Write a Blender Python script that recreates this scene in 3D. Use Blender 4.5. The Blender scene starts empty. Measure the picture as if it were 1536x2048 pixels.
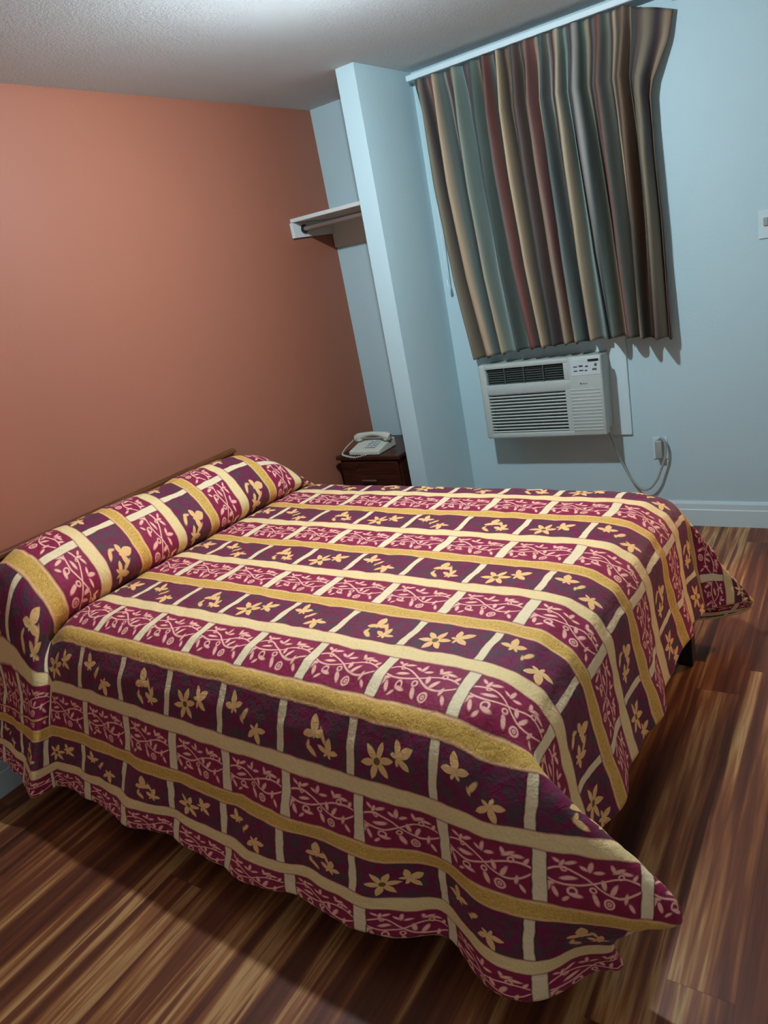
import bpy, bmesh, math, random
import numpy as np
from mathutils import Vector, Matrix
random.seed(4); rng = np.random.default_rng(7)
scn = bpy.context.scene
COL = scn.collection
PI = math.pi

# ------------------------------------------------------------------ helpers
def lin(c):
    c = c/255.0
    return c/12.92 if c <= .04045 else ((c+.055)/1.055)**2.4
def rgb(r, g, b): return (lin(r), lin(g), lin(b), 1.0)

class MB:
    """collects shapes and links them as ONE mesh object"""
    def __init__(s): s.bm = bmesh.new()
    def box(s, lo, hi, bev=0.0, seg=2, rot=None, piv=None):
        lo, hi = Vector(lo), Vector(hi)
        r = bmesh.ops.create_cube(s.bm, size=1.0)
        vs = r['verts']
        for v in vs:
            v.co = Vector((lo[i]+(v.co[i]+.5)*(hi[i]-lo[i]) for i in range(3)))
        if bev > 0:
            es = list({e for v in vs for e in v.link_edges})
            b = bmesh.ops.bevel(s.bm, geom=es, offset=bev, segments=seg, profile=.5, affect='EDGES')
            vs = list({v for f in b['faces'] for v in f.verts} | {v for v in vs if v.is_valid})
        if rot is not None:
            bmesh.ops.rotate(s.bm, verts=vs, cent=Vector(piv if piv else (lo+hi)/2), matrix=rot)
        return vs
    def tube(s, pts, r, n=10, cap=True):
        pts = [Vector(p) for p in pts]; rings = []
        rr = r if isinstance(r, (list, tuple)) else [r]*len(pts)
        t0 = (pts[1]-pts[0]).normalized()
        a = Vector((0, 0, 1)) if abs(t0.z) < .9 else Vector((1, 0, 0))
        nrm = t0.cross(a).normalized()
        for i, p in enumerate(pts):
            if i == 0: t = t0
            elif i == len(pts)-1: t = (pts[i]-pts[i-1]).normalized()
            else: t = (pts[i+1]-pts[i-1]).normalized()
            nrm = (nrm-t*nrm.dot(t)).normalized(); b = t.cross(nrm)
            rings.append([s.bm.verts.new(p+(nrm*math.cos(2*PI*k/n)+b*math.sin(2*PI*k/n))*rr[i]) for k in range(n)])
        for i in range(len(rings)-1):
            for k in range(n):
                s.bm.faces.new((rings[i][k], rings[i][(k+1) % n], rings[i+1][(k+1) % n], rings[i+1][k]))
        if cap:
            s.bm.faces.new(rings[0]); s.bm.faces.new(rings[-1])
    def lathe(s, prof, c, n=32):
        rings = []
        for r, z in prof:
            rings.append([s.bm.verts.new((c[0]+r*math.cos(2*PI*k/n), c[1]+r*math.sin(2*PI*k/n), c[2]+z)) for k in range(n)])
        for i in range(len(rings)-1):
            for k in range(n):
                s.bm.faces.new((rings[i][k], rings[i][(k+1) % n], rings[i+1][(k+1) % n], rings[i+1][k]))
        s.bm.faces.new(rings[0]); s.bm.faces.new(rings[-1])
    def prism(s, poly, axis, lo, hi):
        """extrude a closed 2D outline along an axis (0,1,2)"""
        def P(a, b, h):
            l = [a, b]; l.insert(axis, h); return l
        A = [s.bm.verts.new(P(a, b, lo)) for a, b in poly]
        B = [s.bm.verts.new(P(a, b, hi)) for a, b in poly]
        s.bm.faces.new(A); s.bm.faces.new(list(reversed(B)))
        n = len(poly)
        for i in range(n):
            s.bm.faces.new((A[i], A[(i+1) % n], B[(i+1) % n], B[i]))
    def build(s, name, mat, parent=None, smooth=False, angle=35):
        bmesh.ops.recalc_face_normals(s.bm, faces=s.bm.faces)
        me = bpy.data.meshes.new(name); s.bm.to_mesh(me); s.bm.free()
        o = bpy.data.objects.new(name, me); COL.objects.link(o)
        if mat: me.materials.append(mat)
        if smooth:
            for p in me.polygons: p.use_smooth = True
            me.set_sharp_from_angle(angle=math.radians(angle))
        if parent is not None:
            o.parent = parent; o.matrix_parent_inverse = Matrix.Identity(4)
            if parent.location.length > 0 or parent.rotation_euler.z != 0:
                # geometry is authored in the root's frame unless it was authored in world space
                pass
        return o

def tag(o, label, cat, group=None):
    o['label'] = label; o['category'] = cat
    if group: o['group'] = group
    return o
def struct(o): o['kind'] = 'structure'; return o
def thing(name, label, cat, loc, rz=0.0):
    o = bpy.data.objects.new(name, None); o.empty_display_size = .1
    COL.objects.link(o); o.location = loc; o.rotation_euler = (0, 0, rz)
    return tag(o, label, cat)
def off(mb, loc):
    """shift world-authored geometry into the frame of an un-rotated root at loc"""
    bmesh.ops.translate(mb.bm, verts=mb.bm.verts, vec=-Vector(loc)); return mb

# ------------------------------------------------------------------ node helper
class NT:
    def __init__(s, name, rough=.6, spec=.4):
        s.mat = bpy.data.materials.new(name); s.mat.use_nodes = True
        s.t = s.mat.node_tree; s.n = s.t.nodes; s.l = s.t.links
        s.b = s.n['Principled BSDF']; s.b.inputs['Roughness'].default_value = rough
        s.b.inputs['Specular IOR Level'].default_value = spec
    def put(s, node, i, v):
        inp = node.inputs[i]
        if hasattr(v, 'links') or isinstance(v, bpy.types.NodeSocket): s.l.new(v, inp)
        else: inp.default_value = v
    def m(s, op, *a, clamp=False):
        n = s.n.new('ShaderNodeMath'); n.operation = op; n.use_clamp = clamp
        for i, v in enumerate(a): s.put(n, i, v)
        return n.outputs[0]
    def vm(s, op, *a, out=0):
        n = s.n.new('ShaderNodeVectorMath'); n.operation = op
        for i, v in enumerate(a): s.put(n, i, v)
        return n.outputs['Value'] if op in ('LENGTH', 'DOT_PRODUCT', 'DISTANCE') else n.outputs[0]
    def mix(s, f, a, b):
        n = s.n.new('ShaderNodeMix'); n.data_type = 'RGBA'
        s.put(n, 0, f); s.put(n, 6, a); s.put(n, 7, b); return n.outputs[2]
    def noise(s, vec, scale, detail=3, rough=.5, dist=0):
        n = s.n.new('ShaderNodeTexNoise'); n.inputs['Scale'].default_value = scale
        n.inputs['Detail'].default_value = detail; n.inputs['Roughness'].default_value = rough
        n.inputs['Distortion'].default_value = dist
        if vec is not None: s.l.new(vec, n.inputs['Vector'])
        return n.outputs['Fac']
    def mapping(s, vec, loc=(0, 0, 0), rot=(0, 0, 0), scale=(1, 1, 1), typ='POINT'):
        n = s.n.new('ShaderNodeMapping'); n.vector_type = typ
        n.inputs['Location'].default_value = loc; n.inputs['Rotation'].default_value = rot; n.inputs['Scale'].default_value = scale
        s.l.new(vec, n.inputs['Vector']); return n.outputs[0]
    def ramp(s, f, stops, interp='LINEAR'):
        n = s.n.new('ShaderNodeValToRGB'); cr = n.color_ramp; cr.interpolation = interp
        while len(cr.elements) < len(stops): cr.elements.new(.5)
        for e, (p, c) in zip(cr.elements, stops): e.position = p
        for e, (p, c) in zip(cr.elements, stops): e.color = c
        s.put(n, 0, f); return n.outputs[0]
    def sep(s, vec):
        n = s.n.new('ShaderNodeSeparateXYZ'); s.l.new(vec, n.inputs[0]); return n.outputs
    def comb(s, x, y, z=0.0):
        n = s.n.new('ShaderNodeCombineXYZ')
        for i, v in enumerate((x, y, z)): s.put(n, i, v)
        return n.outputs[0]
    def coord(s, which='Object'): return s.n.new('ShaderNodeTexCoord').outputs[which]
    def bump(s, h, strength=.3, dist=.01):
        n = s.n.new('ShaderNodeBump'); n.inputs['Strength'].default_value = strength; n.inputs['Distance'].default_value = dist
        s.l.new(h, n.inputs['Height']); s.l.new(n.outputs[0], s.b.inputs['Normal'])
    def color(s, c): s.put(s.b, 'Base Color', c)

def plain(name, col, rough=.5, spec=.4, metal=0, var=.06, vscale=30, bump=0, bscale=200):
    k = NT(name, rough, spec); k.b.inputs['Metallic'].default_value = metal
    v = k.coord('Object'); f = k.noise(v, vscale, 3)
    a = tuple(min(1, c*(1-var)) for c in col[:3])+(1,); b = tuple(min(1, c*(1+var)) for c in col[:3])+(1,)
    k.color(k.mix(f, a, b))
    if bump: k.bump(k.noise(v, bscale, 4), bump, .003)
    return k.mat

def wallpaint(name, col, bump=.25, scale=70, rough=.55, var=.035):
    k = NT(name, rough, .3); v = k.coord('Object')
    f = k.noise(v, 2.2, 4, .6)
    a = tuple(c*(1-var) for c in col[:3])+(1,); b = tuple(min(1, c*(1+var)) for c in col[:3])+(1,)
    k.color(k.mix(f, a, b))
    k.bump(k.noise(v, scale, 5, .6), bump, .004); return k.mat

M = {}
M['wall_blue'] = wallpaint('pale_blue_paint', rgb(180, 206, 212))
M['wall_orange'] = wallpaint('orange_paint', rgb(157, 98, 77), bump=.15)
M['wall_white'] = wallpaint('white_wall_paint', rgb(222, 225, 222))
M['wall_tan'] = wallpaint('tan_wall_paint', rgb(140, 120, 100))
M['trim_white'] = wallpaint('white_trim_paint', rgb(198, 217, 221), bump=.08, rough=.4)
k = NT('popcorn_ceiling', .9, .1); v = k.coord('Object')
n1 = k.noise(v, 85, 5, .7); n2 = k.noise(v, 2, 3)
k.color(k.mix(n2, rgb(226, 232, 233), rgb(236, 241, 241)))
k.bump(k.ramp(n1, [(.35, (0, 0, 0, 1)), (.72, (1, 1, 1, 1))]), .7, .012); M['ceiling'] = k.mat

# wood floor: long planks along Y with tiger-wood streaks
k = NT('streaked_wood_floor', .42, .35); v = k.coord('Object'); X = k.sep(v)
pw, pl = .135, 1.25
px_ = k.m('DIVIDE', X[0], pw); pid = k.m('FLOOR', px_); pf = k.m('FRACT', px_)
wn = k.n.new('ShaderNodeTexWhiteNoise'); wn.noise_dimensions = '1D'; k.l.new(pid, wn.inputs['W'])
yy = k.m('ADD', k.m('DIVIDE', X[1], pl), k.m('MULTIPLY', wn.outputs['Value'], 7.3))
yid = k.m('FLOOR', yy); yf = k.m('FRACT', yy)
seed = k.m('ADD', k.m('MULTIPLY', pid, 3.17), k.m('MULTIPLY', yid, 5.71))
sv = k.comb(X[0], k.m('MULTIPLY', X[1], .045), seed)
s1 = k.noise(sv, 17, 3, .55, .25); s2 = k.noise(sv, 60, 3, .6)
s3 = k.noise(k.comb(k.m('ADD', X[0], 3.3), k.m('MULTIPLY', X[1], .06), k.m('MULTIPLY', seed, 1.7)), 7, 2, .5)
f = k.m('ADD', k.m('MULTIPLY', s1, .62), k.m('ADD', k.m('MULTIPLY', s2, .16), k.m('MULTIPLY', s3, .22)))
c = k.ramp(f, [(.34, rgb(50, 27, 20)), (.44, rgb(87, 49, 34)), (.495, rgb(112, 64, 42)), (.54, rgb(150, 97, 58)), (.575, rgb(189, 147, 97)), (.62, rgb(117, 67, 43)), (.70, rgb(81, 46, 31))])
wn2 = k.n.new('ShaderNodeTexWhiteNoise'); wn2.noise_dimensions = '1D'; k.l.new(seed, wn2.inputs['W'])
c = k.mix(k.m('MULTIPLY', wn2.outputs['Value'], .25), c, rgb(99, 49, 31))
g1 = k.m('LESS_THAN', k.m('ABSOLUTE', k.m('SUBTRACT', pf, .5)), .488); g2 = k.m('LESS_THAN', k.m('ABSOLUTE', k.m('SUBTRACT', yf, .5)), .4985)
gap = k.m('MULTIPLY', g1, g2)
c = k.mix(gap, k.mix(.28, c, rgb(44, 22, 15)), c)
k.color(c); k.bump(k.m('ADD', k.m('MULTIPLY', s2, .15), gap), .12, .002); M['floor'] = k.mat

M['cream_plastic'] = plain('cream_grey_plastic', rgb(172, 182, 177), .45, .4, var=.03)
M['panel_plastic'] = plain('white_panel_plastic', rgb(186, 198, 202), .4, .4, var=.02)
M['dark_plastic'] = plain('dark_plastic', rgb(22, 27, 28), .5, .4)
M['slat_dark'] = plain('dark_louvre_slat', rgb(70, 78, 76), .5, .4)
M['cord'] = plain('grey_cord', rgb(150, 158, 154), .5, .4)
M['black_metal'] = plain('black_metal', rgb(20, 22, 24), .45, .5)
M['mattress'] = plain('mattress_ticking', rgb(180, 175, 165), .9, .1, bump=.2)
M['box'] = plain('box_spring_cloth', rgb(60, 58, 56), .9, .1)
M['wood_dark'] = None
k = NT('dark_mahogany', .35, .45); v = k.coord('Object')
f = k.noise(k.mapping(v, scale=(1, 6, 14)), 5, 4, .6)
k.color(k.ramp(f, [(.35, rgb(44, 20, 14)), (.65, rgb(74, 35, 23))])); M['wood_dark'] = k.mat
k = NT('brown_headboard_wood', .4, .4); v = k.coord('Object')
f = k.noise(k.mapping(v, scale=(12, 1, 12)), 4, 4, .6)
k.color(k.ramp(f, [(.3, rgb(88, 50, 24)), (.7, rgb(120, 72, 37))])); M['wood_head'] = k.mat
M['phone'] = plain('beige_phone_plastic', rgb(196, 200, 188), .4, .5, var=.02)
M['chrome'] = plain('chrome_rod', rgb(190, 192, 192), .2, .5, metal=1)
M['rod'] = plain('dull_metal_rod', rgb(150, 140, 132), .35, .5, metal=.6)
M['shelf'] = wallpaint('shelf_paint', rgb(205, 210, 208), bump=.05)
k = NT('lamp_bulb_glow', .5); k.b.inputs['Base Color'].default_value = (1, 1, 1, 1)
k.b.inputs['Emission Color'].default_value = (.77, .91, 1.0, 1); k.b.inputs['Emission Strength'].default_value = 2950.0; M['bulb'] = k.mat

# ------------------------------------------------------------------ room shell
H = 2.44; XR = 3.7; YF = -4.5
def slab(name, lo, hi, mat):
    b = MB(); b.box(lo, hi); return struct(b.build(name, M[mat]))
slab('floor', (-.12, YF-.12, -.1), (4.4, 2.1, 0), 'floor')
slab('ceiling', (-.12, YF-.12, H), (4.4, 2.1, H+.1), 'ceiling')
slab('wall_left', (-.12, YF, 0), (0, 0, H), 'wall_orange')
DX0, DX1, DZ, YB = 2.60, 3.29, 2.03, 2.0            # doorway to the side room, right of the frame
b = MB(); b.box((-.12, 0, 0), (DX0, .12, H)); b.box((DX1, 0, 0), (XR+.12, .12, H)); b.box((DX0, 0, DZ), (DX1, .12, H))
struct(b.build('wall_back', M['wall_blue']))
slab('wall_side_room_left', (2.2, .12, 0), (2.3, YB, H), 'wall_tan')
slab('wall_side_room_right', (4.3, .12, 0), (4.4, YB, H), 'wall_tan')
slab('wall_side_room_back', (2.2, YB, 0), (4.4, YB+.1, H), 'wall_tan')
slab('wall_side_room_front', (XR+.12, 0.02, 0), (4.4, .12, H), 'wall_white')
slab('wall_right', (XR, YF, 0), (XR+.12, 0, H), 'wall_white')
slab('wall_front', (-.12, YF-.12, 0), (XR+.12, YF, H), 'wall_white')
PX1, PX2, PY = .5616, .6632, -.5279
slab('wall_partition', (PX1, PY, 0), (PX2, 0, H), 'wall_blue')

def base_profile(h=.132, d=.016):
    return [(0, 0), (-d, 0), (-d, h*.66), (-d*.8, h*.70), (-d*.72, h*.90), (-d*.35, h), (0, h)]
b = MB(); b.prism([(a, z) for a, z in base_profile()], 0, PX2, DX0-.056); b.prism([(a, z) for a, z in base_profile()], 0, DX1+.06, XR); struct(b.build('baseboard_back', M['trim_white']))
b = MB(); b.prism([(-a, z) for a, z in base_profile()], 1, YF, PY-.2); struct(b.build('baseboard_left', M['trim_white']))
# board that fills the window opening round the air conditioner
b = MB(); b.box((.93, -.014, .498), (1.6205, -.0005, 2.33), .003, 1); struct(b.build('trim_1', M['trim_white']))

# ------------------------------------------------------------------ ceiling lamp (just above the frame)
LX, LY = 1.33, -1.69
t = thing('ceiling_lamp', 'bare round bulb lamp on the ceiling over the bed', 'lamp', (LX, LY, H))
b = MB(); b.lathe([(.125, -.0005), (.125, -.058), (.120, -.064), (.030, -.066)], (0, 0, 0), 32); b.build('lamp_base', M['trim_white'], t, True)
b = MB(); bmesh.ops.create_icosphere(b.bm, subdivisions=3, radius=.034, matrix=Matrix.Translation((0, 0, -.075))); b.build('bulb', M['bulb'], t, True, 180)

# warm lamp of the side room, shining through the doorway onto the floor
wl = bpy.data.lights.new('side_room_lamp', 'POINT'); wl.energy = 120; wl.color = (1.0, .46, .20); wl.shadow_soft_size = .07
wo = bpy.data.objects.new('side_room_lamp', wl); COL.objects.link(wo); wo.location = (3.9, 1.1, 1.95)
b = MB()
for xx in (DX0, DX1): b.box((xx-.055 if xx == DX0 else xx-.012, -.014, 0), (xx+.012 if xx == DX0 else xx+.055, -.0005, DZ-.013), .003, 1)
b.box((DX0-.055, -.014, DZ-.012), (DX1+.055, -.0005, DZ+.05), .003, 1)
struct(b.build('trim_2', M['trim_white']))

# ------------------------------------------------------------------ closet shelf in the alcove
t = thing('closet_shelf', 'white closet shelf on cleats with hanging rod in the corner alcove', 'shelf', (0, 0, 1.884))
o_ = (0, 0, 1.884)
b = MB(); b.box((.002, -.388, 1.864), (PX1-.002, -.002, 1.884), .002, 1); off(b, o_).build('shelf_board', M['shelf'], t)
b = MB(); b.box((.001, -.398, 1.784), (.019, -.022, 1.863), .002, 1); off(b, o_).build('side_cleat', M['shelf'], t)
b = MB(); b.box((PX1-.019, -.398, 1.784), (PX1-.001, -.022, 1.863), .002, 1); off(b, o_).build('side_cleat', M['shelf'], t)
b = MB(); b.box((.001, -.02, 1.705), (PX1-.001, -.001, 1.863), .002, 1); off(b, o_).build('back_cleat', M['shelf'], t)
b = MB(); b.tube([(.03, -.305, 1.825), (PX1-.03, -.305, 1.825)], .0145, 16); rod = off(b, o_).build('closet_rod', M['rod'], t, True); rod['label'] = 'dull metal hanging rod'
for xx in (.019, PX1-.032):
    b = MB(); b.tube([(xx, -.305, 1.825), (xx+.013, -.305, 1.825)], .023, 20); s_ = off(b, o_).build('rod_socket', M['black_metal'], t, True)
    s_['label'] = 'dark metal cup holding the rod end'

# ------------------------------------------------------------------ nightstand
nx0, nx1, ny0, ny1, nz = .055, .475, -.485, -.06, .56
t = thing('nightstand', 'dark brown wooden nightstand in the alcove behind the bed', 'nightstand', (nx0, ny0, 0))
o_ = (nx0, ny0, 0)
b = MB(); b.box((nx0, ny0+.02, .06), (nx1, ny1, nz-.024), .003, 1)
off(b, o_).build('cabinet', M['wood_dark'], t)
b = MB(); b.box((nx0-.012, ny0-.006, nz-.0235), (nx1+.012, ny1, nz), .006, 2); off(b, o_).build('top', M['wood_dark'], t)
b = MB(); b.box((nx0+.02, ny0+.04, 0), (nx1-.02, ny1-.02, .0595)); off(b, o_).build('plinth', M['wood_dark'], t)
for z0, z1 in ((.31, .525), (.08, .30)):
    b = MB(); b.box((nx0+.012, ny0+.003, z0), (nx1-.012, ny0+.0195, z1), .004, 2); d = off(b, o_).build('drawer', M['wood_dark'], t)
    b = MB(); b.tube([(.5*(nx0+nx1)-.05, ny0-.0155, .5*(z0+z1)), (.5*(nx0+nx1)+.05, ny0-.0155, .5*(z0+z1))], .005, 10)
    for sx in (-.045, .045): b.tube([(.5*(nx0+nx1)+sx, ny0+.0025, .5*(z0+z1)), (.5*(nx0+nx1)+sx, ny0-.0155, .5*(z0+z1))], .004, 8)
    h_ = off(b, o_).build('handle', M['chrome'], d, True)

# ------------------------------------------------------------------ telephone
px0, py0 = .135, -.472
t = thing('telephone', 'beige corded desk telephone on the dark nightstand', 'telephone', (px0, py0, nz+.0008), 0)
b = MB()
b.prism([(0, 0), (.19, 0), (.19, .052), (.15, .054), (.0, .024)], 0, 0, .21)
body = b.build('phone_body', M['phone'], t)
bv = body.modifiers.new('bevel', 'BEVEL'); bv.width = .006; bv.segments = 3
b = MB()
for i in range(3):
    for j in range(4):
        yb = .03+j*.022
        b.box((.095+i*.026, yb, .030+yb*.20), (.113+i*.026, yb+.014, .0375+yb*.20), .002, 1)
kp = b.build('keypad', M['panel_plastic'], t)
kp['label'] = 'white number keys'
b = MB()
pts = [(.025+.006*math.sin(i*.5), .005+.185*i/12, .075+.034*math.sin(PI*i/12)**.7) for i in range(13)]
rr = [.022, .024, .02, .016, .014, .013, .013, .013, .014, .016, .02, .024, .022]
pts = [Vector((-.012+.235*i/12, .118, .068+.026*math.sin(PI*i/12)**.8)) for i in range(13)]
b.tube(pts, rr, 14)
for i in (1, 11):
    p = pts[i]; b.tube([p, p+Vector((0, 0, -.020))], [.025, .022], 16)
hs = b.build('handset', M['phone'], t, True, 50)
b = MB(); cp = []
for i in range(160):
    q_ = i/159.0
    bx = -.02+(-.05)*math.sin(PI*q_)*(1-q_)*1.2+.22*q_
    by = .10-.20*math.sin(PI*min(1, q_*1.15))**.8 if q_ < .87 else .10-.20*math.sin(PI*min(1, q_*1.15))**.8
    by = max(by, -.072)
    bz = .055*(1-q_)**3+.008+.0*q_
    a = i*1.35
    cp.append((bx+.0*math.cos(a), by+.0045*math.cos(a), bz+.0045*math.sin(a)))
b.tube(cp, .0024, 6); b.build('handset_cord', M['phone'], t, True, 180)

# ------------------------------------------------------------------ air conditioner
ax0, ax1, ay, az0, az1 = .885, 1.545, -.18, .549, .957
t = thing('air_conditioner', 'cream window air conditioner under the striped curtain', 'air conditioner', (ax0, ay, az0))
o_ = (ax0, ay, az0)
b = MB(); b.box((ax0+.012, ay+.055, az0+.012), (ax1-.012, -.0145, az1-.012), .006, 2); off(b, o_).build('case', M['cream_plastic'], t, True)
# front bezel: frame bars around the two openings
gx0, gx1 = .925, 1.352          # louvre / intake width
lz0, lz1 = .845, .930           # top discharge opening
iz0, iz1 = .578, .795           # intake grille
b = MB(); yb = ay+.054
b.box((ax0, ay, az0), (gx0, yb, az1), .010, 3)
b.box((1.375, ay, az0), (ax1, yb, az1), .010, 3)
b.box((gx0-.008, ay+.0012, lz1), (1.38, yb, az1-.0015), .006, 2)
b.box((gx0-.008, ay+.0015, iz1), (1.38, yb, lz0), .004, 2)
b.box((gx0-.008, ay+.0012, az0+.0015), (1.38, yb, iz0), .006, 2)
b.box((gx1, ay+.0018, lz0-.003), (1.38, yb, lz1+.003), .003, 2)
b.box((gx1-.002, ay+.0022, iz0-.003), (1.38, yb, iz1+.003), .002, 1)
off(b, o_).build('front_bezel', M['cream_plastic'], t, True)
b = MB(); b.box((gx0-.004, ay+.044, iz0-.004), (gx1+.004, ay+.0535, lz1+.004)); off(b, o_).build('dark_backing', M['dark_plastic'], t)
# top louvres: four bays
nb = 4; bw = (gx1-gx0)/nb
for i in range(nb):
    b = MB()
    for j in range(7):
        zz = lz0+.006+j*(lz1-lz0-.012)/6
        b.box((gx0+i*bw+.005, ay+.012, zz-.0012), (gx0+(i+1)*bw-.005, ay+.034, zz+.0012), rot=Matrix.Rotation(.45, 4, 'X'))
    if i: b.box((gx0+i*bw-.003, ay+.004, lz0), (gx0+i*bw+.003, ay+.036, lz1), .001, 1)
    lo_ = off(b, o_).build('louvre', M['slat_dark'], t)
b = MB(); ns = 13
for j in range(ns):
    zz = iz0+.004+j*(iz1-iz0-.008)/(ns-1)
    b.box((gx0-.003, ay+.003, zz-.0042), (gx1+.003, ay+.026, zz+.0032), .0015, 1, rot=Matrix.Rotation(-.5, 4, 'X'))
gr = off(b, o_).build('intake_grille', M['cream_plastic'], t)
b = MB()
for j in range(ns):
    zz = iz0+.004+j*(iz1-iz0-.008)/(ns-1)
    b.box((1.378, ay-.0022, zz-.0045), (ax1-.014, ay+.004, zz+.0035), .0018, 1)
off(b, o_).build('ribbed_panel', M['cream_plastic'], t)
b = MB(); b.box((1.392, ay-.0018, .862), (1.540, ay+.004, .944), .0012, 1); cpn = off(b, o_).build('control_panel', M['panel_plastic'], t)
b = MB(); b.box((1.481, ay-.003, .9285), (1.534, ay-.001, .9405)); d_ = off(b, o_).build('display', M['dark_plastic'], cpn); d_['label'] = 'small black display'
for (bx, bz, w_, h_) in ((1.406, .907, .020, .006), (1.434, .909, .020, .009), (1.466, .906, .014, .008), (1.512, .911, .012, .014),
                         (1.406, .886, .020, .006), (1.434, .887, .022, .007), (1.462, .885, .013, .007), (1.500, .889, .022, .010)):
    b = MB(); b.box((bx, ay-.0028, bz-h_/2), (bx+w_, ay-.0012, bz+h_/2), .0006, 1); off(b, o_).build('button', M['slat_dark'], cpn)
b = MB()
for i, (w_, h_) in enumerate(((.007, .009), (.004, .006), (.006, .006), (.004, .006), (.005, .006))):
    x_ = 1.432+i*.0078; b.box((x_, ay-.0010, .817), (x_+w_*.8, ay+.0005, .817+h_))
off(b, o_).build('brand_mark', M['slat_dark'], t)

# wall outlet and plug, cord hanging between
t2 = thing('wall_outlet', 'pale wall outlet right of the air conditioner', 'outlet', (1.752, 0, .42))
b = MB(); b.box((-.036, -.006, -.058), (.036, -.0005, .058), .003, 2); b.build('cover_plate', M['trim_white'], t2)
b = MB(); b.box((-.017, -.008, -.047), (.017, -.0055, -.012), .002, 2); b.build('socket', M['trim_white'], t2)
def smooth_path(P, n):
    P = [Vector(p) for p in P]; out = []
    for i in range(len(P)-1):
        p0 = P[max(i-1, 0)]; p1 = P[i]; p2 = P[i+1]; p3 = P[min(i+2, len(P)-1)]
        for j in range(n):
            u_ = j/n; out.append(.5*((2*p1)+(p2-p0)*u_+(2*p0-5*p1+4*p2-p3)*u_**2+(3*p1-p0-3*p2+p3)*u_**3))
    return out+[P[-1]]
b = MB(); b.tube(smooth_path([(1.520, -.10, .560), (1.542, -.115, .527), (1.552, -.08, .44), (1.566, -.05, .365), (1.606, -.045, .271), (1.650, -.045, .215), (1.695, -.045, .214),
                              (1.735, -.045, .262), (1.757, -.042, .315), (1.779, -.04, .375), (1.786, -.04, .425), (1.782, -.038, .465), (1.766, -.036, .484), (1.752, -.034, .470)], 8), .0062, 10)
cord = off(b, o_).build('power_cord', M['cord'], t, True, 180); cord['label'] = 'grey power cord looping to the outlet'
b = MB(); b.box((1.735, -.046, .375), (1.769, -.0085, .470), .006, 3)
plug = off(b, o_).build('plug', M['cord'], cord, True)

# light switch at the right edge
t = thing('light_switch', 'pale wall switch plate at the right edge of the photo', 'switch', (2.262, 0, 1.415))
b = MB(); b.box((-.046, -.007, -.058), (.046, -.0005, .058), .003, 2); b.build('cover_plate', M['trim_white'], t)
b = MB(); b.box((-.026, -.016, -.006), (-.008, -.0068, .028), .003, 2); b.build('toggle', M['cord'], t)
b = MB(); b.box((.008, -.016, -.006), (.026, -.0068, .028), .003, 2); b.build('toggle', M['cord'], t)

# ------------------------------------------------------------------ curtain rail and curtain
t = thing('curtain_rail', 'white curtain rail fixed just below the ceiling', 'curtain rail', (.71, 0, 2.39))
o_ = (.71, 0, 2.39)
b = MB(); b.box((.705, -.142, 2.376), (1.875, -.118, 2.402), .004, 2); off(b, o_).build('track', M['trim_white'], t)
b = MB(); b.box((.705, -.117, 2.378), (.729, -.0005, 2.400), .003, 1); off(b, o_).build('end_bracket', M['trim_white'], t)
b = MB(); b.prism([(1.876, -.142), (1.905, -.125), (1.952, -.002), (1.925, -.002), (1.885, -.112), (1.876, -.117)], 2, 2.352, 2.402); off(b, o_).build('end_bracket', M['trim_white'], t)
k = NT('striped_curtain_cloth', .85, .15)
uvn = k.coord('UV'); U = k.sep(uvn)
seq = [(58, 66, 62), (96, 74, 70), (124, 112, 88), (72, 60, 66), (150, 128, 100), (112, 66, 62), (140, 84, 74), (176, 148, 112), (96, 112, 106), (70, 80, 80), (132, 136, 124), (104, 76, 76),
       (84, 60, 58), (170, 150, 116), (112, 130, 118), (122, 146, 140), (76, 84, 84), (96, 64, 72), (140, 140, 132), (60, 74, 70), (102, 122, 110), (170, 142, 104), (66, 62, 60), (98, 92, 84), (120, 62, 54), (88, 94, 86), (126, 132, 120), (72, 54, 60), (178, 150, 112), (72, 70, 62), (116, 84, 62), (130, 110, 88)]
nS = len(seq)
cc = k.ramp(k.m('FRACT', k.m('MULTIPLY', U[0], 2.15)), [(i/nS, rgb(*[(x*.72+.28*sum(c_)/3)*1.08 for x in c_])) for i, c_ in enumerate(seq)], 'EASE')
fine = k.noise(k.mapping(uvn, scale=(420, 3, 1)), 1, 2)
k.color(k.mix(k.m('MULTIPLY', fine, .35), cc, rgb(70, 66, 62)))
k.bump(k.noise(k.mapping(uvn, scale=(600, 900, 1)), 1, 2), .06, .002)
M['curtain'] = k.mat

def interp(x, xs, ys): return np.interp(x, xs, ys)
NW, NZ = 420, 90
w = np.linspace(0, 1, NW); zt = np.linspace(0, 1, NZ)      # zt 0 top .. 1 bottom
Wg, Zg = np.meshgrid(w, zt)
z_top, z_bot = 2.372, .995
xl = interp(zt, [0, .05, .35, .7, 1], [.735, .735, .752, .788, .842])[:, None]
xr = interp(zt, [0, .06, .18, .30, .6, 1], [1.850, 1.842, 1.815, 1.828, 1.850, 1.866])[:, None]
nf = 14.5
ph = nf*Wg+.25*np.sin(2*PI*1.7*Wg+1)+.10*np.sin(2*PI*(3.1*Wg)+2*Zg)+.16*(Zg**1.5)*np.sin(2*PI*2.3*Wg+.5)
amp = (.026+.022*np.clip(Zg*2.5, 0, 1)+.006*np.sin(2*PI*(.9*Wg+.4*Zg)))
fold = np.sin(2*PI*ph)+.42*np.sin(4*PI*ph+.8+1.5*Zg)+.22*np.sin(2*PI*ph*2.7+4*Zg)
pin = np.exp(-(Zg/.055)**2)
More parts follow.
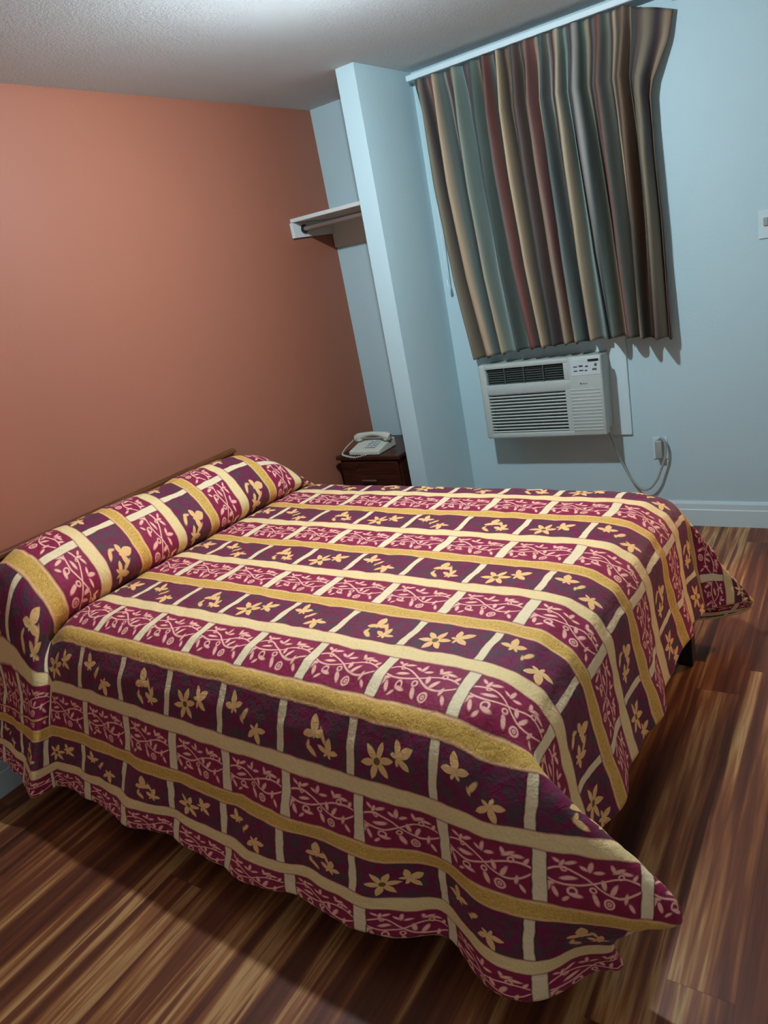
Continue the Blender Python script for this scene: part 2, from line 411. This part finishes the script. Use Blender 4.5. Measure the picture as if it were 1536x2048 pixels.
y = -.100+amp*fold*(1-.35*pin)-.020*pin+.014*np.sin(2*PI*(1.3*Wg+.2*Zg))
y = np.minimum(y, -.030)
x = xl+(xr-xl)*Wg+.012*np.cos(2*PI*ph)*np.clip(Zg*3, .25, 1)
# right hand edge turns back towards the wall at the top
ret = np.clip((Wg-.93)/.07, 0, 1)
turn = interp(zt, [0, .08, .22, .4], [1, .85, .15, 0])[:, None]
x = x+ret*turn*.075; y = y*(1-ret*turn)+(-.030)*ret*turn
z = z_top+(z_bot-z_top)*Zg
z = z - .012*np.clip((Zg-.85)/.15, 0, 1)*np.sin(2*PI*ph)*.8 + (.0)*Wg - Zg*interp(w, [0, .06, .3, .75, .9, 1], [.020, .010, -.012, -.022, .0, .012])[None, :]
z = z - interp(w, [0, .92, 1], [0, 0, .055])[None, :]*(1-Zg)
def grid_obj(name, P, UVc, mat, parent=None):
    nr, nc = P.shape[:2]
    idx = np.arange(nr*nc).reshape(nr, nc)
    F = np.stack([idx[:-1, :-1], idx[:-1, 1:], idx[1:, 1:], idx[1:, :-1]], -1).reshape(-1, 4)
    me = bpy.data.meshes.new(name); me.from_pydata(P.reshape(-1, 3).tolist(), [], F.tolist())
    uvl = me.uv_layers.new(name='UVMap'); lv = np.empty(len(me.loops), dtype=np.int32); me.loops.foreach_get('vertex_index', lv)
    uvl.data.foreach_set('uv', UVc.reshape(-1, 2)[lv].astype(np.float32).ravel())
    me.polygons.foreach_set('use_smooth', np.ones(len(me.polygons), dtype=bool))
    me.materials.append(mat); me.update()
    o = bpy.data.objects.new(name, me); COL.objects.link(o)
    if parent: o.parent = parent
    return o
cur = grid_obj('curtain', np.stack([x, y, z], -1), np.stack([Wg, Zg], -1), M['curtain'])
sm = cur.modifiers.new('thickness', 'SOLIDIFY'); sm.thickness = .0025; sm.offset = 0
tag(cur, 'pleated curtain striped in brown, teal, red and tan hanging over the window', 'curtain')

b = MB(); b.tube(smooth_path([(.748, -.105, 2.366), (.752, -.095, 2.0), (.748, -.095, 1.7), (.744, -.1, 1.42)], 6), .003, 8); pc = b.build('pull_cord', M['trim_white'], cur, True); pc['label'] = 'thin white pull cord'
b = MB(); b.tube([(.744, -.1, 1.4195), (.744, -.1, 1.385)], [.006, .008], 10); b.build('cord_weight', M['trim_white'], pc, True)


# ------------------------------------------------------------------ headboard, bed
t = thing('headboard', 'brown wooden headboard fixed to the orange wall behind the bed', 'headboard', (0, -1.92, .30))
b = MB(); b.box((.001, -.70, 0), (.024, .675, .53), .003, 1); b.build('panel', M['wood_head'], t)
b = MB(); b.box((.001, -.72, .5305), (.034, .69, .553), .006, 2); b.build('top_rail', M['wood_head'], t)

BY = -.03129272725660744                     # the bed stands slightly skewed to the wall
bed = thing('bed', 'queen bed on black metal legs under the patterned bedspread', 'bed', (0, 0, 0), BY)
b = MB(); b.box((.13, -2.485, .375), (2.055, -1.105, .584), .07, 5); b.build('mattress', M['mattress'], bed, True, 60)
b = MB(); b.box((.13, -2.47, .195), (2.06, -1.12, .3745), .02, 3); b.build('box_spring', M['box'], bed, True, 60)
b = MB()
b.box((.14, -2.45, .165), (.175, -1.14, .1945)); b.box((2.06, -2.45, .165), (2.130, -1.14, .1945))
for yy_ in (-2.46, -1.82, -1.15): b.box((.1752, yy_, .165), (2.0598, yy_+.03, .1945))
b.build('bed_frame', M['black_metal'], bed)
for (x_, y_) in ((2.122, -1.245), (2.122, -2.36), (.22, -2.46), (.22, -1.2), (1.15, -1.81), (1.15, -2.455)):
    b = MB(); b.box((x_-.005, y_, .0), (x_+.045, y_+.05, .1948 if x_ > 2 else .1645), .004, 2); b.build('leg', M['black_metal'], bed)

# ------------------------------------------------------------------ bedspread (one continuous cloth)
PXU, PV, SK, G0 = .2268, .3622, 1.9638, -2.530
ZT = .640
def curve(xs, cols):
    """smooth (monotone-ish) interpolation through control points"""
    xs = np.array(xs); C = [np.array(c) for c in cols]
    xf = np.linspace(xs[0], xs[-1], 900)
    out = []
    ker = np.hanning(11); ker /= ker.sum()
    for c in C:
        yv = np.interp(xf, xs, c)
        d0 = yv[1]-yv[0]; d1 = yv[-1]-yv[-2]
        pad = 5
        e = np.concatenate([yv[0]-d0*np.arange(pad, 0, -1), yv, yv[-1]+d1*np.arange(1, pad+1)])
        out.append(np.convolve(e, ker, 'valid'))
    return lambda q: [np.interp(q, xf, o) for o in out]
# side section along the bed: s = fabric length in metres, s falls towards the headboard
prof = curve([-.26, -.215, -.16, -.09, -.01, .07, .14, .20, .245, .285, .315, .345, .372, .395, .425, .46, .7, 1.90, 1.964, 2.044, 2.114, 2.19, 2.30, 2.418, 2.56],
             [[.124, .122, .128, .150, .20, .255, .318, .366, .396, .424, .420, .375, .338, .372, .426, .464, .70, 1.90, 1.964, 2.043, 2.103, 2.136, 2.147, 2.158, 2.185],
              [.60, .70, .790, .842, .868, .874, .852, .812, .770, .718, .674, .636, .598, .600, .634, .640, .640, .642, .640, .628, .592, .532, .42, .31, .168]])
near = curve([-.30, -.181, -.08, 0, .09, .181, .36, .54, .665],
             [[-2.23, -2.349, -2.449, -2.526, -2.578, -2.604, -2.652, -2.692, -2.716], [.640, .640, .634, .600, .522, .436, .288, .172, .098]])
farc = curve([-.30, -.181, -.08, 0, .09, .181, .36, .54, .62],
             [[-1.38, -1.262, -1.162, -1.085, -1.035, -1.012, -.985, -.965, -.958], [.640, .640, .634, .600, .522, .436, .275, .16, .11]])
S0, S1 = -.26, 2.56
ds = .0105
sv_ = np.arange(S0, S1+1e-6, ds)
# t index: fabric coordinate tt measured so that tt = local y on the flat top; near edge tt=G0-.665, far edge tt = -1.081+.62
tv_ = np.arange(G0-.665, -1.081+.62+1e-6, ds)
S, T = np.meshgrid(sv_, tv_, indexing='ij')
bn = G0-T                 # arc beyond the near gold line (positive = hanging)
bf = T+1.081              # arc beyond the far gold line
xs_, zs_ = prof(S)
ny_, nz_ = near(np.clip(bn, -.30, .665)); fy_, fz_ = farc(np.clip(bf, -.30, .62))
X3 = xs_.copy(); Y3 = T.copy(); Z3 = zs_.copy()
# pillow height falls towards its two ends, with a dip between the two pillows
pend = np.clip(1-np.abs((T+1.80)/.80)**6, 0, 1)**.55
dip = 1+.03*np.clip((-1.85-T)/.6, 0, 1)-.05*np.exp(-((T+1.84)/.10)**2)
pill = np.clip((zs_-ZT), 0, 1)*(S < .40)
hfac = np.where(T < -1.8, np.clip(1-np.abs((T+1.8)/.93)**16, 0, 1)**.6, np.clip(1-np.abs((T+1.8)/.70)**4, 0, 1)**.7)
Zp = ZT+pill*hfac*dip
Z3 = np.where(S < .40, np.where(zs_ > ZT, Zp, zs_), Z3)
Y3 = np.where(bn > -.18, ny_, Y3)
Y3 = np.where(bf > -.18, fy_, Y3)
def sst(e0, e1, q): 
    q = np.clip((q-e0)/(e1-e0), 0, 1); return q*q*(3-2*q)
# near hanging side
wn_ = 1-sst(-.02, .30, bn)
Zn = nz_+(Z3-ZT)*wn_
Z3 = np.where(bn > -.30, np.where(S < 2.0, Zn, Z3), Z3)
wf_ = 1-sst(-.20, .30, bf)
Zf = fz_+(Z3-ZT)*wf_
Z3 = np.where(bf > -.30, np.where(S < 2.0, Zf, Z3), Z3)
# pillow end cloth hangs a little further out than the rest of the near side
outp = sst(-.05, .12, bn)*(1-sst(.33, .40, S))
Y3 = Y3-.060*sst(-.14, .10, bn)*(1-sst(.33, .40, S))
X3 = np.where(bn > 0, X3+.02*sst(.2, .36, S)*(1-sst(.36, .42, S))*sst(0, .2, bn), X3)
# head end of the hanging side: spread the bunched pillow cloth along the wall
wspread = sst(-.02, .20, bn)*(S < .42)
X3 = X3*(1-wspread)+wspread*(.13+(S+.26)/(.42+.26)*(.42-.13))
wspf = sst(-.02, .20, bf)*(S < .42)
X3 = X3*(1-wspf)+wspf*(.13+(S+.26)/(.42+.26)*(.42-.13))

# corners at the foot
def unit(a): return a/np.linalg.norm(a, axis=-1, keepdims=True)
def slerp(A, B, tq):
    d = np.clip((A*B).sum(-1, keepdims=True), -1, 1); om = np.arccos(d); so = np.sin(om)+1e-9
    return (np.sin((1-tq)*om)*A+np.sin(tq*om)*B)/so
a0, b0 = .150, -.035
aa = S-SK
# near corner: the near panel runs straight on past the foot and folds back along a ridge
A_ = aa-a0; B_ = bn-b0
mask = (A_ > 0) & (B_ > 0)
def near_panel(a, bq):
    yq, zq = near(np.clip(bq, -.3, .9))
    over = np.clip(bq-.665, 0, 1)
    xq = SK+np.where(a < .38, a, np.where(a < .53, .38+.75*(a-.38), .4925+.08*(a-.53)))*.965
    lift = .10*np.clip(a-.1, 0, 1)
    yq = yq+.20*np.clip(a-.12, 0, 1)          # panel swings gently towards the window side
    zq = zq-.035*(1-sst(0, .25, bq))*sst(0, .12, a)
    # below the second gold band the loose corner tucks back under itself
    q_ = np.clip(bq-.350, 0, 1); wt = sst(.20, .36, a)
    ym = near(np.full_like(bq, .350)); 
    yb2 = ym[0]+.20*np.clip(a-.12, 0, 1)+q_*.25; zb2 = ym[1]-q_*.76; xb2 = xq-q_*(.30+1.7*sst(.40, .60, a))+np.clip(q_-.19, 0, 1)*.4
    m_ = (bq > .350)
    xq = np.where(m_, xq*(1-wt)+xb2*wt, xq); yq = np.where(m_, yq*(1-wt)+yb2*wt, yq); zq = np.where(m_, zq*(1-wt)+zb2*wt, zq)
    return np.stack([xq, yq, zq], -1)
phi = np.arctan2(B_, np.maximum(A_, 1e-6)); rad = np.hypot(A_, B_)
PR = math.radians(41)
apex = np.array([prof(np.array([SK+a0]))[0][0], near(np.array([b0]))[0][0], prof(np.array([SK+a0]))[1][0]])
Pn = near_panel(aa, bn)
Rr = near_panel(a0+rad*math.cos(PR), b0+rad*math.sin(PR))
qx, qz = prof(np.clip(SK+a0+rad, S0, S1)); ext = np.clip(SK+a0+rad-S1, 0, 1)
Q = np.stack([qx+ext*.15, np.full_like(qx, apex[1])+.02*rad, qz-ext*.95], -1)
tau = np.clip(phi/PR, 0, 1)[..., None]
dQ = unit(Q-apex+1e-9); dR = unit(Rr-apex+1e-9)
D = slerp(dQ, dR, tau)
lenm = (np.linalg.norm(Q-apex, axis=-1, keepdims=True)*(1-tau)+np.linalg.norm(Rr-apex, axis=-1, keepdims=True)*tau)
back = apex+D*lenm
back[..., 1] += .10*np.sin(PI*tau[..., 0])*rad
Pc = np.where((phi > PR)[..., None], Pn, back)
ok = mask
X3 = np.where(ok, Pc[..., 0], X3); Y3 = np.where(ok, Pc[..., 1], Y3); Z3 = np.where(ok, Pc[..., 2], Z3)
# hanging near side before the corner already follows the straight panel
mk2 = (A_ <= 0) & (aa > -.02) & (B_ > 0)
P2 = near_panel(np.maximum(aa, 0), bn)
wz = sst(-.02, .05, aa)
X3 = np.where(mk2, X3*(1-wz)+P2[..., 0]*wz, X3); Y3 = np.where(mk2, P2[..., 1], Y3); Z3 = np.where(mk2, Z3*(1-wz)+P2[..., 2]*wz, Z3)
# far corner: cone fold pointing outwards
Bf_ = bf-b0; mf = (A_ > 0) & (Bf_ > 0)
phf = np.arctan2(Bf_, np.maximum(A_, 1e-6)); rf = np.hypot(A_, Bf_)
apf = np.array([apex[0], farc(np.array([b0]))[0][0], apex[2]])
d0 = np.array([.16, 0., -.98]); d90 = np.array([0., .15, -.98]); d45 = np.array([.42, .28, -.86])
d0, d90, d45 = [np.broadcast_to(q_/np.linalg.norm(q_), phf.shape+(3,)) for q_ in (d0, d90, d45)]
tq = (phf/(PI/2))[..., None]
Df = np.where(tq < .5, slerp(d0, d45, sst(0, .5, tq)), slerp(d45, d90, sst(.5, 1, tq)))
rr_ = np.where(rf < .40, rf, .40+.15*np.tanh((rf-.40)/.20))[..., None]
Pf = apf+Df*rr_
tn = sst(0, .10, rf)
X3 = np.where(mf, Pf[..., 0], X3); Y3 = np.where(mf, Pf[..., 1], Y3); Z3 = np.where(mf, Pf[..., 2], Z3)
mk3 = (A_ <= 0) & (aa > -.02) & (bf > -.30)
X3 = np.where(mk3, xs_, X3); Z3 = np.where(mk3, fz_-(ZT-zs_)*(1-sst(-.1, .30, bf)), Z3)
mk4 = (A_ > 0) & (bf > -.30) & (Bf_ <= 0)
Z3 = np.where(mk4, zs_-(ZT-fz_)*(1-sst(0, .2, A_)), Z3)
# relax: repeated neighbour averaging, strongest at the corners
Pq = np.stack([X3, Y3, Z3], -1)
def relax(P, wgt, n):
    for _ in range(n):
        E = np.pad(P, ((1, 1), (1, 1), (0, 0)), mode='reflect', reflect_type='odd')
        av = .25*(E[:-2, 1:-1]+E[2:, 1:-1]+E[1:-1, :-2]+E[1:-1, 2:])
        P = P+(av-P)*wgt[..., None]
    return P
wc = .85*sst(-.12, -.02, aa)*np.maximum(sst(-.16, -.05, bn), sst(-.16, -.05, bf))
wp = .35*(S < .5)*np.maximum(sst(-.35, -.2, bn), sst(-.35, -.2, bf))
Pq = relax(Pq, np.clip(wc+wp+.008, 0, .9), 14)
X3, Y3, Z3 = Pq[..., 0], Pq[..., 1], Pq[..., 2]
# folds and puckers
hang = sst(.05, .6, bn); hangF = sst(.05, .5, aa-.15); hangB = sst(.05, .5, bf)
wav = .8*np.sin(2*PI*(S*1.9+.9*bn)+.6)+.5*np.sin(2*PI*(S*3.7+1.2*bn)+2.1)+.18*np.sin(2*PI*(S*7.9+1.6*bn)+4.)
Y3 = Y3-hang*.012*wav*(1-sst(1.85, 2.12, S))
Y3 = Y3+.085*sst(.08, .6, bn)*np.exp(-((S-1.93)/.10)**2)
Z3 = Z3+hang*.004*np.sin(2*PI*(S*2.1)+1.)+.09*sst(.1, .6, bn)*(1-sst(-.15, .36, S))
Z3 = Z3+.045*sst(.25, .6, aa)*np.exp(-((T+1.42)/.16)**2)
wavf = np.sin(2*PI*(T*2.7)+.4)+.5*np.sin(2*PI*(T*5.1)+1.7)
X3 = X3+hangF*.012*wavf*(bn < 0)*(bf < 0)
# quilted puffs across the whole cloth and gentle unevenness of the top
puff = np.abs(np.sin(PI*(S/.115+.35*np.sin(2*PI*T/.4))))*np.abs(np.sin(PI*(T/.12+.3*np.sin(2*PI*S/.37))))
un_ = np.sin(2*PI*(S*1.3+T*.9))*np.sin(2*PI*(T*1.1-S*.6)+1.)
dS = np.gradient(np.stack([X3, Y3, Z3], -1), axis=0); dT = np.gradient(np.stack([X3, Y3, Z3], -1), axis=1)
Nn = unit(np.cross(dS, dT)+1e-12)
flip = np.sign(Nn[..., 2].mean())
Pq = np.stack([X3, Y3, Z3], -1)+Nn*flip*(.0035*puff+.0025*un_)[..., None]
Pq[..., 2] = np.maximum(Pq[..., 2], .018)
# keep clear of the wall, seen in the bed's own skewed frame
cy_, sy_ = math.cos(BY), math.sin(BY)
wx = Pq[..., 0]*cy_-Pq[..., 1]*sy_
Pq[..., 0] += np.maximum(.046-wx, 0)
UVq = np.stack([(S-SK)/PXU-.10*(S < .385), (T-G0-.045*(1-sst(.375, .40, S))*(bn < .3))/PV], -1)

# --- printed cloth: rows of vine cells and leaf cells between gold and cream bands
k = NT('printed_quilt_cloth', .62, .28)
uv0 = k.coord('UV')
wob = k.n.new('ShaderNodeTexNoise'); wob.inputs['Scale'].default_value = 1.0; wob.inputs['Detail'].default_value = 2.0
k.l.new(k.mapping(uv0, scale=(PXU*14, PV*14, 1)), wob.inputs['Vector'])
uvc = k.vm('ADD', uv0, k.vm('MULTIPLY', k.vm('SUBTRACT', wob.outputs['Color'], (.5, .5, .5)), (.060, .034, 0)))
U = k.sep(uvc); u_, v_ = U[0], U[1]
vf = k.m('FRACT', v_)
cellmm = k.mapping(uvc, scale=(PXU*10, PV*10, 1))     # decimetres
mott = k.noise(cellmm, 3.2, 3, .55); mott2 = k.noise(cellmm, 9, 3, .6); scroll = k.noise(cellmm, 24, 2, .6, 1.8)
AA = .010
def soft(d, e=.02):          # 1 where d<0
    n_ = k.n.new('ShaderNodeMapRange'); n_.clamp = True
    k.put(n_, 'Value', d); n_.inputs['From Min'].default_value = -e; n_.inputs['From Max'].default_value = e
    n_.inputs['To Min'].default_value = 1; n_.inputs['To Max'].default_value = 0
    return n_.outputs[0]
gd = k.m('MINIMUM', vf, k.m('SUBTRACT', 1.0, vf))               # distance to gold line, in periods
cd = k.m('ABSOLUTE', k.m('SUBTRACT', vf, .5))
isleaf = k.m('GREATER_THAN', vf, .5)
# vine cell coordinates (decimetres)
cu = k.m('MULTIPLY', k.m('FRACT', u_), PXU*10)
cv = k.m('MULTIPLY', k.m('SUBTRACT', vf, .070), PV*10)          # 0..1.33
vine_p = k.comb(cu, cv)
W1 = 2*PI/(PXU*10)
c1 = k.m('ADD', .70, k.m('MULTIPLY', .25, k.m('SINE', k.m('MULTIPLY', k.m('ADD', cu, .10), W1))))
c2 = k.m('ADD', .72, k.m('MULTIPLY', -.16, k.m('SINE', k.m('MULTIPLY', k.m('ADD', cu, -.02), W1))))
def stroke(y, slope_w): return k.m('SUBTRACT', k.m('ABSOLUTE', k.m('SUBTRACT', cv, y)), slope_w)
dv = k.m('MINIMUM', stroke(c1, .026), stroke(c2, .024))
def ell(p, cx, cy, ang, L, W):
    q_ = k.mapping(p, loc=(cx, cy, 0), rot=(0, 0, math.radians(ang)), scale=(L, W, 1), typ='TEXTURE')
    return k.m('MULTIPLY', k.m('SUBTRACT', k.vm('LENGTH', q_), 1.0), min(L, W))
def ring(p, cx, cy, r, wd):
    q_ = k.mapping(p, loc=(cx, cy, 0), typ='TEXTURE')
    return k.m('SUBTRACT', k.m('ABSOLUTE', k.m('SUBTRACT', k.vm('LENGTH', q_), r)), wd)
def mins(l):
    d = l[0]
    for e in l[1:]: d = k.m('MINIMUM', d, e)
    return d
leaves = [(.16, .42, 60, .13, .05), (.32, .36, 110, .13, .055), (.22, .55, 10, .11, .045), (.46, 1.06, 75, .10, .045), (.62, 1.10, 20, .13, .045), (.34, 1.12, 140, .09, .04),
          (.60, .72, 10, .16, .05), (1.02, 1.08, 80, .13, .05), (1.18, .98, 15, .11, .045), (.90, 1.02, 150, .09, .04), (.72, .34, -10, .13, .05), (1.12, .30, -65, .15, .055),
          (1.30, .70, -75, .12, .055), (1.52, .60, 60, .15, .055), (1.60, 1.06, 25, .14, .05), (1.48, 1.10, 110, .09, .045), (1.78, 1.02, -5, .14, .045), (1.80, .46, 80, .11, .045),
          (1.98, .92, 60, .10, .045), (1.92, .26, 120, .11, .045), (.52, .22, 40, .09, .04)]
dl = mins([ell(vine_p, *e) for e in leaves])
rings = mins([ring(vine_p, .66, .42, .085, .022), ring(vine_p, 1.42, .25, .105, .024), ring(vine_p, 1.42, .25, .035, .018), ring(vine_p, 1.06, .52, .06, .02), ring(vine_p, 1.66, .92, .06, .02), ring(vine_p, .52, .92, .05, .018)])
vine_mask = soft(k.m('MINIMUM', k.m('MINIMUM', dv, dl), rings), .014)
vine_bg = k.mix(mott, rgb(122, 18, 42), rgb(156, 30, 82))
vine_col = k.mix(vine_mask, vine_bg, rgb(252, 188, 168))
# leaf cell coordinates: three designs in turn
lu = k.m('MULTIPLY', k.m('FRACT', k.m('DIVIDE', k.m('ADD', u_, 1.09), 3.0)), 3*PXU*10)     # 0..6.8
lv = k.m('MULTIPLY', k.m('SUBTRACT', vf, .565), PV*10)
leaf_p = k.comb(lu, lv)
def polar(cx, cy, ang, R, npet, inner, power=1.0):
    q_ = k.mapping(leaf_p, loc=(cx, cy, 0), rot=(0, 0, math.radians(ang)), typ='TEXTURE')
    s_ = k.sep(q_); th = k.m('ARCTAN2', s_[1], s_[0]); r_ = k.vm('LENGTH', q_)
    co = k.m('POWER', k.m('SUBTRACT', 1.0, k.m('PINGPONG', k.m('MULTIPLY', th, npet/PI), 1.0)), power)
    return k.m('SUBTRACT', r_, k.m('MULTIPLY', R, k.m('ADD', inner, k.m('MULTIPLY', 1-inner, co)))), r_
def fan(cx, cy, ang, R, nlobe, inner=.26):
    """a lobed leaf that opens to one side"""
    q_ = k.mapping(leaf_p, loc=(cx, cy, 0), rot=(0, 0, math.radians(ang)), typ='TEXTURE')
    s_ = k.sep(q_); th = k.m('ARCTAN2', s_[1], s_[0]); r_ = k.vm('LENGTH', q_)
    co = k.m('POWER', k.m('SUBTRACT', 1.0, k.m('PINGPONG', k.m('MULTIPLY', th, 2*nlobe/PI), 1.0)), .8)
    face = k.m('ADD', .55, k.m('MULTIPLY', .45, k.m('COSINE', k.m('MULTIPLY', th, .75))))
    rad_ = k.m('MULTIPLY', R, k.m('MULTIPLY', face, k.m('ADD', inner, k.m('MULTIPLY', 1-inner, co))))
    return k.m('SUBTRACT', r_, rad_)
C3 = PXU*10
star, rstar = polar(.78, .52, 12, .47, 6, .22, .8)
motifs = [star, fan(1.36, .72, 35, 0.468, 2.6), fan(C3+.55, .80, 100, 0.432, 2.4), ell(leaf_p, C3+.98, .70, 60, .17, .065), fan(C3+1.38, .42, -70, 0.450, 2.6), ell(leaf_p, C3+.88, .56, 110, .09, .04),
          fan(2*C3+1.12, .72, 95, 0.468, 1.9, .28), ell(leaf_p, 2*C3+1.42, .72, -60, .20, .05), fan(2*C3+1.55, .34, 80, 0.396, 2.5), ell(leaf_p, 2*C3+1.02, .30, 140, .20, .07), ell(leaf_p, 2*C3+.92, .44, 80, .12, .05)]
lm = soft(mins(motifs), .016)
leaf_bg = k.mix(k.ramp(mott, [(.42, (0, 0, 0, 1)), (.62, (1, 1, 1, 1))]), rgb(118, 20, 66), rgb(80, 57, 64))
leaf_fg = k.mix(mott2, rgb(253, 212, 150), rgb(234, 172, 104))
leaf_fg = k.mix(k.m('LESS_THAN', rstar, .09), leaf_fg, rgb(120, 89, 37))
leaf_col = k.mix(lm, leaf_bg, leaf_fg)
# bars between the cells
ub = k.m('FRACT', k.m('ADD', u_, .5)); vb = k.m('ABSOLUTE', k.m('SUBTRACT', ub, .5))
ul = k.m('FRACT', k.m('ADD', u_, .59)); lb = k.m('ABSOLUTE', k.m('SUBTRACT', ul, .5))
bar_c = k.mix(mott2, rgb(248, 225, 187), rgb(234, 211, 167))
def banded(col, dist, half, edge_c):
    return k.mix(soft(k.m('SUBTRACT', dist, half), .008), col, edge_c)
vine_col = banded(vine_col, vb, .078, rgb(76, 25, 23)); vine_col = banded(vine_col, vb, .066, bar_c)
leaf_col = banded(leaf_col, lb, .062, rgb(58, 20, 24)); leaf_col = banded(leaf_col, lb, .050, bar_c)
col = k.mix(isleaf, vine_col, leaf_col)
cream = k.mix(k.ramp(scroll, [(.40, (0, 0, 0, 1)), (.60, (1, 1, 1, 1))]), rgb(250, 219, 166), rgb(232, 206, 138))
gold = k.mix(k.ramp(scroll, [(.42, (0, 0, 0, 1)), (.58, (1, 1, 1, 1))]), rgb(236, 189, 101), rgb(192, 149, 59))
col = banded(col, cd, .072, rgb(84, 31, 24)); col = banded(col, cd, .064, rgb(250, 200, 159)); col = banded(col, cd, .050, cream)
col = banded(col, gd, .078, rgb(84, 31, 24)); col = banded(col, gd, .070, rgb(246, 189, 138)); col = banded(col, gd, .052, gold)
k.color(col)
k.b.inputs['Sheen Weight'].default_value = .08
wr = k.noise(k.mapping(uvc, scale=(PXU*10, PV*10, 1)), 6.0, 4, .55, .6)
k.bump(wr, .35, .012)
M['quilt'] = k.mat
M['binding'] = plain('cream_binding', rgb(226, 194, 145), .7, .2)

spread = grid_obj('bedspread', Pq, UVq, M['quilt'])
spread.rotation_euler = (0, 0, BY)
if flip < 0: spread.data.flip_normals()
sm = spread.modifiers.new('thickness', 'SOLIDIFY'); sm.thickness = .007; sm.offset = -1
tag(spread, 'burgundy and gold quilted bedspread with leaf and vine squares over the bed', 'bedspread')
rim = [tuple(p) for p in Pq[:, 0]]+[tuple(p) for p in Pq[-1, 1:]]+[tuple(p) for p in Pq[::-1, -1][1:]]
b = MB(); b.tube(rim, .0048, 8); b.build('edge_binding', M['binding'], spread, True, 180)

# ------------------------------------------------------------------ camera
FPX, CPX, CPY = 1435.4927, 753.7106, 1014.6574
cam = bpy.data.cameras.new('camera'); co = bpy.data.objects.new('camera', cam); COL.objects.link(co)
R_ = Vector((0.8260154216935633, 0.5310333189298689, -0.18895009211623237)); U_ = Vector((-0.024618285174312804, 0.36889760562003193, 0.9291439590305065)); F_ = Vector((-0.5631096368909707, 0.7628356118811808, -0.3177882409504538))
mt = Matrix(((R_.x, U_.x, -F_.x, 2.630070563), (R_.y, U_.y, -F_.y, -3.689411081), (R_.z, U_.z, -F_.z, 1.580090962), (0, 0, 0, 1)))
co.matrix_world = mt
cam.sensor_fit = 'VERTICAL'; cam.sensor_height = 24.0; cam.sensor_width = 18.0
cam.lens = FPX/2048*24.0
cam.shift_x = (768-CPX)/2048.0; cam.shift_y = -(1024-CPY)/2048.0
cam.clip_start = .02; cam.clip_end = 50
scn.camera = co

wd = bpy.data.worlds.new('world'); scn.world = wd; wd.use_nodes = True
wd.node_tree.nodes['Background'].inputs[0].default_value = (0, 0, 0, 1)
vs = scn.view_settings
vs.view_transform = 'Standard'; vs.look = 'None'; vs.gamma = 1.0; vs.use_curve_mapping = False
vs.exposure = 0.0
scn.cycles.max_bounces = 10; scn.cycles.diffuse_bounces = 6
